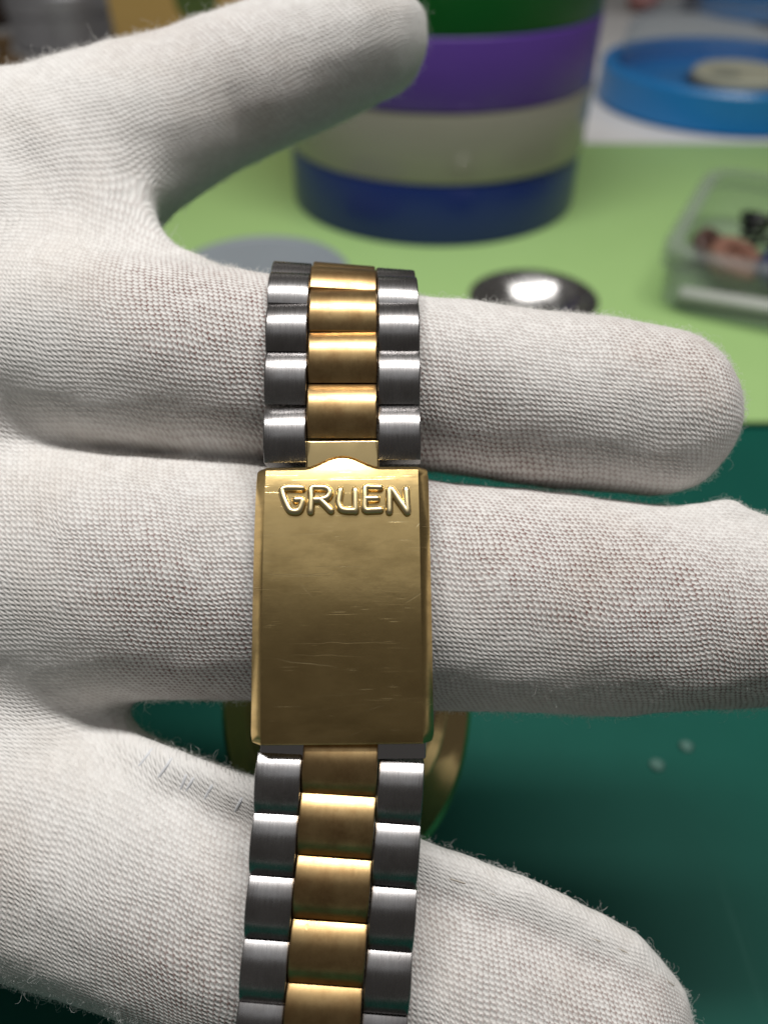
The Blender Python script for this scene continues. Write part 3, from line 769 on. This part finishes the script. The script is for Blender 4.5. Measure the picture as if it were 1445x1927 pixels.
v, f = lathe([(1, 0), (27, 0), (27.6, 0.8), (27.6, 2.6), (26.2, 2.8), (1, 2.8)], (tc[0] + 9, tc[1] + 3, tc[2] + 8.9), 64); recalc(mk('rim', v, f, dk, dl, True, 30))
tray(1545, 52, 78, 17, 'blue parts tray at the far right, cut by the frame')

# clear plastic box of parts
bx = np.array([ground(1330, 470)[0] + 24, ground(1330, 470)[1] - 26]); ang = math.radians(-27)
boxr = empty('parts_box', (bx[0], bx[1], -0.9)); tag(boxr, 'clear plastic box with rounded corners holding small watch parts', 'box')
def rrect(w, d, r, n=6):
    out = []
    for sx, sy, a0 in ((1, 1, 0), (-1, 1, 90), (-1, -1, 180), (1, -1, 270)):
        for i in range(n + 1):
            a = math.radians(a0 + 90 * i / n); out.append((sx * (w / 2 - r) + r * math.cos(a), sy * (d / 2 - r) + r * math.sin(a)))
    return out
def prism(rows, c, ang, closed=False):
    """rows of (w, d, r, z)"""
    vs, fs = [], []; R = np.array([[math.cos(ang), -math.sin(ang)], [math.sin(ang), math.cos(ang)]])
    n = None
    for w_, d_, r_, z_ in rows:
        q = rrect(w_, d_, r_); n = len(q)
        for p in q:
            e = R @ np.array(p); vs.append((c[0] + e[0], c[1] + e[1], z_))
    m = len(rows)
    for j in range(m if closed else m - 1):
        for i in range(n): fs.append((j * n + i, j * n + (i + 1) % n, ((j + 1) % m) * n + (i + 1) % n, ((j + 1) % m) * n + i))
    if not closed: fs.append(tuple(range(n - 1, -1, -1))); fs.append(tuple((m - 1) * n + i for i in range(n)))
    return np.array(vs), fs
W_, D_ = 84, 86
v, f = prism([(W_ - 6, D_ - 6, 9, -0.6), (W_ - 3, D_ - 3, 10, 0.6), (W_, D_, 11, 14.5), (W_ - 2.6, D_ - 2.6, 10, 14.5), (W_ - 6, D_ - 6, 9, 1.4)], bx, ang)
recalc(mk('tub', v, f, CLEARBOX, boxr, True, 40))
v, f = prism([(W_ + 2.6, D_ + 2.6, 12, 12.5), (W_ + 3, D_ + 3, 12, 18.0), (W_ + 0.5, D_ + 0.5, 11, 19.6), (W_ - 8, D_ - 8, 9, 19.8), (W_ - 8, D_ - 8, 9, 18.6), (W_ + 0.2, D_ + 0.2, 11, 18.3), (W_ + 0.8, D_ + 0.8, 11, 12.5)], bx, ang, True)
recalc(mk('lid_rim', v, f, CLEARBOX, boxr, True, 40))
def inbox(u, v_): 
    R = np.array([[math.cos(ang), -math.sin(ang)], [math.sin(ang), math.cos(ang)]]); e = R @ np.array([u - 6, v_]); return bx[0] + e[0], bx[1] + e[1]
def coil(c, r, turns, mat, name, label, cat, rr=1.0, hgt=6):
    t = np.linspace(0, 1, turns * 16); p = np.stack([c[0] + r * (0.35 + .65 * t) * np.cos(t * turns * 6.283), c[1] + r * (0.35 + .65 * t) * np.sin(t * turns * 6.283), 3.2 + hgt * t], 1)
    v, f = tube(p, rr, 6, ref=(0.3, 0.2, 1)); o = mk(name, v, f, mat, None); tag(o, label, cat); return o
BLK = plastic('black_enamel', (0.012, 0.013, 0.014), 0.35); PNK = plastic('copper_pink', (0.24, 0.12, 0.085), 0.45); NVY = plastic('navy_enamel', (0.02, 0.03, 0.10), 0.4)
coil(inbox(-14, 12), 5.5, 4, BLK, 'spring', 'black coiled spring at the back of the clear box', 'spring', 1.1, 13)
coil(inbox(-2, 3), 8, 3, BLK, 'spring', 'flat dark coil beside the copper disc in the clear box', 'spring', 1.0, 9)
def disc(c, r, h_, mat, name, label, cat, z=2.0, tilt=0.35):
    v, f = lathe([(0.4, 0), (r - .5, 0), (r, .5), (r, h_ - .5), (r - .5, h_), (r * .5, h_), (r * .45, h_ * .6), (0.4, h_ * .6)], (0, 0, 0), 36)
    R = np.array(Matrix.Rotation(tilt, 3, 'X') @ Matrix.Rotation(tilt * .7, 3, 'Y')); v = v @ R.T; v[:, 2] += z - v[:, 2].min(); v[:, :2] += c
    o = recalc(mk(name, v, f, mat, None, True, 35)); tag(o, label, cat)
disc(inbox(-17, -12), 9.5, 5, PNK, 'copper_disc', 'copper pink disc nearest the left side of the clear box', 'disc', 1.6)
disc(inbox(-27, -2), 6.5, 4, plastic('umber_part', (0.10, 0.055, 0.045), 0.4), 'brown_disc', 'small dark brown disc in the left corner of the clear box', 'disc', 1.6, 0.6)
disc(inbox(-3, -14), 8, 5, NVY, 'navy_disc', 'navy blue disc beside the copper disc in the clear box', 'disc', 1.6, 0.5)
disc(inbox(10, 4), 9, 4, PSTEEL, 'steel_disc', 'steel disc lying in the middle of the clear box', 'disc', 1.6, 0.3)
v, f = box((0, 0, 0), (34, 7, 2.6), 0.8, 2, ang + 0.12); e = inbox(-12, -33); v = v + [e[0], e[1], 3.2]
o = mk('white_strip', v, f, plastic('white_card', (0.72, 0.70, 0.68), 0.6), None, True, 40); tag(o, 'white strip lying along the near wall of the clear box', 'strip')

# polished steel bowl on the pale mat, just above the index finger
r = 20.0; g = ground(986, 506, 10.0); g = (g[0], g[1] - r, -0.9)
cap = empty('steel_dish', g); tag(cap, 'small polished steel dish on the pale mat behind the index finger', 'dish')
RB = 26.0; SATIN = polished('satin_steel', (0.56, 0.55, 0.54), 0.24)
inner = [(x, 11.0 - (math.sqrt(RB * RB - x * x) - math.sqrt(RB * RB - r * r))) for x in (19.6, 18.2, 16.5, 14.5, 12, 9, 6, 3, 0.2)]
v, f = lathe([(8, 0.05), (10, 0.1), (13, 1.6), (17, 5.0), (19.8, 9.6), (20.5, 11.0), (20.3, 11.35), (19.9, 11.3)] + inner, g, 80); v[:, :2] = (v[:, :2] - g[:2]) * 0.91 + g[:2]
recalc(mk('bowl', v, f, SATIN, cap, True, 60))
v, f = lathe([(20.5, 10.4), (21.3, 10.5), (21.3, 11.1), (20.5, 11.2)], g, 72, closed=True); v[:, :2] = (v[:, :2] - g[:2]) * 0.91 + g[:2]; recalc(mk('rim', v, f, PSTEEL, cap, True, 30))
# grey round pad
g = ground(490, 512, 2)
v, f = lathe([(0.5, 0.05), (29.5, 0.05), (30.6, 1), (30.6, 2.6), (29.8, 3.4), (27.5, 3.5), (26.8, 3.0), (0.5, 2.9)], (g[0], g[1], -0.9), 72)
o = recalc(mk('round_pad', v, f, plastic('grey_silicone', (0.255, 0.29, 0.32), 0.5, 0.06, 40), None, True, 30)); tag(o, 'flat blue grey round pad on the pale mat behind the bracelet', 'pad')

# wooden box with a green oval print
g0 = ground(240, 190, -4.4)
wb = empty('wooden_box', (g0[0] + 70, g0[1] + 30, -4.4)); tag(wb, 'honey coloured wooden box with a green oval print, behind the thumb', 'box')
k = NT('honey_pine'); n = k.noise(k.coord(scale=(6, 6, 90)), 3, 5, 0.6); k.set(Base_Color=k.mix(n, (0.42, 0.26, 0.08), (0.52, 0.34, 0.12)), Roughness=0.5)
v, f = box((g0[0] + 70, g0[1] + 30, 40), (140, 60, 88), 1.5, 2); mk('carcass', v, f, k.m, wb, True, 30)
v, f = box((g0[0] + 70, g0[1] + 30, 92), (142, 62, 15), 1.5, 2); mk('lid', v, f, k.m, wb, True, 30)
def at_plane(px, py, Y):
    d = (px - CX) / F * RIGHT + (CY - py) / F * UP + FWD; return CAM + d * (Y / d[1])
e = at_plane(368, -2, g0[1]); v, f = lathe([(0.3, 0), (11.5, 0), (11.5, 0.25), (0.3, 0.25)], (0, 0, 0), 40); v = np.stack([v[:, 0] + e[0], g0[1] - v[:, 2] - 0.02, v[:, 1] * 1.0 + e[2]], 1)
recalc(mk('printed_oval', v, f, plastic('green_print', (0.065, 0.10, 0.022), 0.5), wb, True, 30))

# grey tin, brown peg and dark block at the upper left
g = ground(108, 104, -4.4); r = 40
tin = empty('grey_tin', (g[0], g[1] + r, -4.4)); tag(tin, 'dull grey metal tin beside the wooden box, upper left corner', 'tin')
KM = NT('dull_tin'); KM.set(Base_Color=(0.40, 0.40, 0.42), Metallic=0.6, Roughness=0.4)
v, f = lathe([(0.5, 0.05), (r - 1, 0.05), (r, 1), (r, 20), (r - .6, 20.6), (r - .6, 21.4), (r, 22)], (g[0], g[1] + r, -4.4), 64); recalc(mk('body', v, f, KM.m, tin, True, 30))
v, f = lathe([(r + .9, 21.9), (r + 1.2, 22.6), (r + 1.2, 33), (r + .4, 34.5), (r - 1, 35), (r - 4, 34), (0.5, 34)], (g[0], g[1] + r, -4.4), 64); recalc(mk('lid', v, f, KM.m, tin, True, 30))
g = ground(6, 148, -4.4)
v, f = lathe([(0.3, 0.05), (10, 0.05), (11.5, 1), (12, 6), (9.5, 9), (5, 10.5), (4.5, 14), (7, 17), (7, 19), (5, 20.5), (0.3, 21)], (g[0], g[1] + 12, -4.4), 40)
o = recalc(mk('wooden_peg', v, f, plastic('brown_wood', (0.14, 0.085, 0.035), 0.45, 0.3, 80), None, True, 40)); tag(o, 'small brown wooden peg at the left edge above the thumb', 'peg')
g = ground(-40, 60, -4.4)
v, f = box((g[0] - 22, g[1] + 40, 26), (70, 40, 60), 3, 3); o = mk('dark_case', v, f, plastic('dark_brown_leather', (0.03, 0.014, 0.007), 0.5, 0.2, 90, 0.0001), None, True, 30); tag(o, 'dark brown case at the extreme upper left corner', 'case')
# pink and dark bits beyond the paper
g = ground(1215, 22, -3.4)
v, f = lathe([(0.3, 0), (9, 0), (13, 3), (14, 8), (12, 13), (6, 16), (0.3, 17)], (g[0], g[1] + 14, -3.4), 40); o = recalc(mk('pink_pot', v, f, plastic('rose_glaze', (0.42, 0.20, 0.19), 0.4), None, True, 50)); tag(o, 'rose pink blurred pot at the top edge right of the tape', 'pot')
g = ground(1302, 24, -3.4)
v, f = lathe([(0.3, 0), (6, 0), (7, 1), (7, 12), (5, 14), (0.3, 14.5)], (g[0], g[1] + 8, -3.4), 40); o = recalc(mk('ink_bottle', v, f, plastic('ink_cap', (0.03, 0.033, 0.06), 0.4), None, True, 40)); tag(o, 'small dark navy bottle between the pink pot and far blue tray', 'bottle')

# two pale crumbs on the dark mat
for px, py, lab in ((1235, 1440, 'lower left one of two pale crumbs on the dark green mat'), (1290, 1405, 'upper right one of two pale crumbs on the dark green mat')):
    g = ground(px, py, -3.0)
    bm = bmesh.new(); bmesh.ops.create_icosphere(bm, subdivisions=2, radius=1.2)
    vs = [(q.co.x * (1 + .3 * math.sin(q.co.y * 9 + px)), q.co.y * (1 + .25 * math.sin(q.co.z * 7)), q.co.z * .22) for q in bm.verts]; bm.verts.index_update()
    fs = [tuple(q.index for q in fc.verts) for fc in bm.faces]; bm.free()
    o = mk('crumb', np.array(vs) + [g[0], g[1], -2.78], fs, CRUMB if px != 1235 else plastic('pale_dust', (0.075, 0.165, 0.138), 0.9), None); CRUMB = o.data.materials[0]
    tag(o, lab, 'crumb', 'crumbs on the cutting mat')
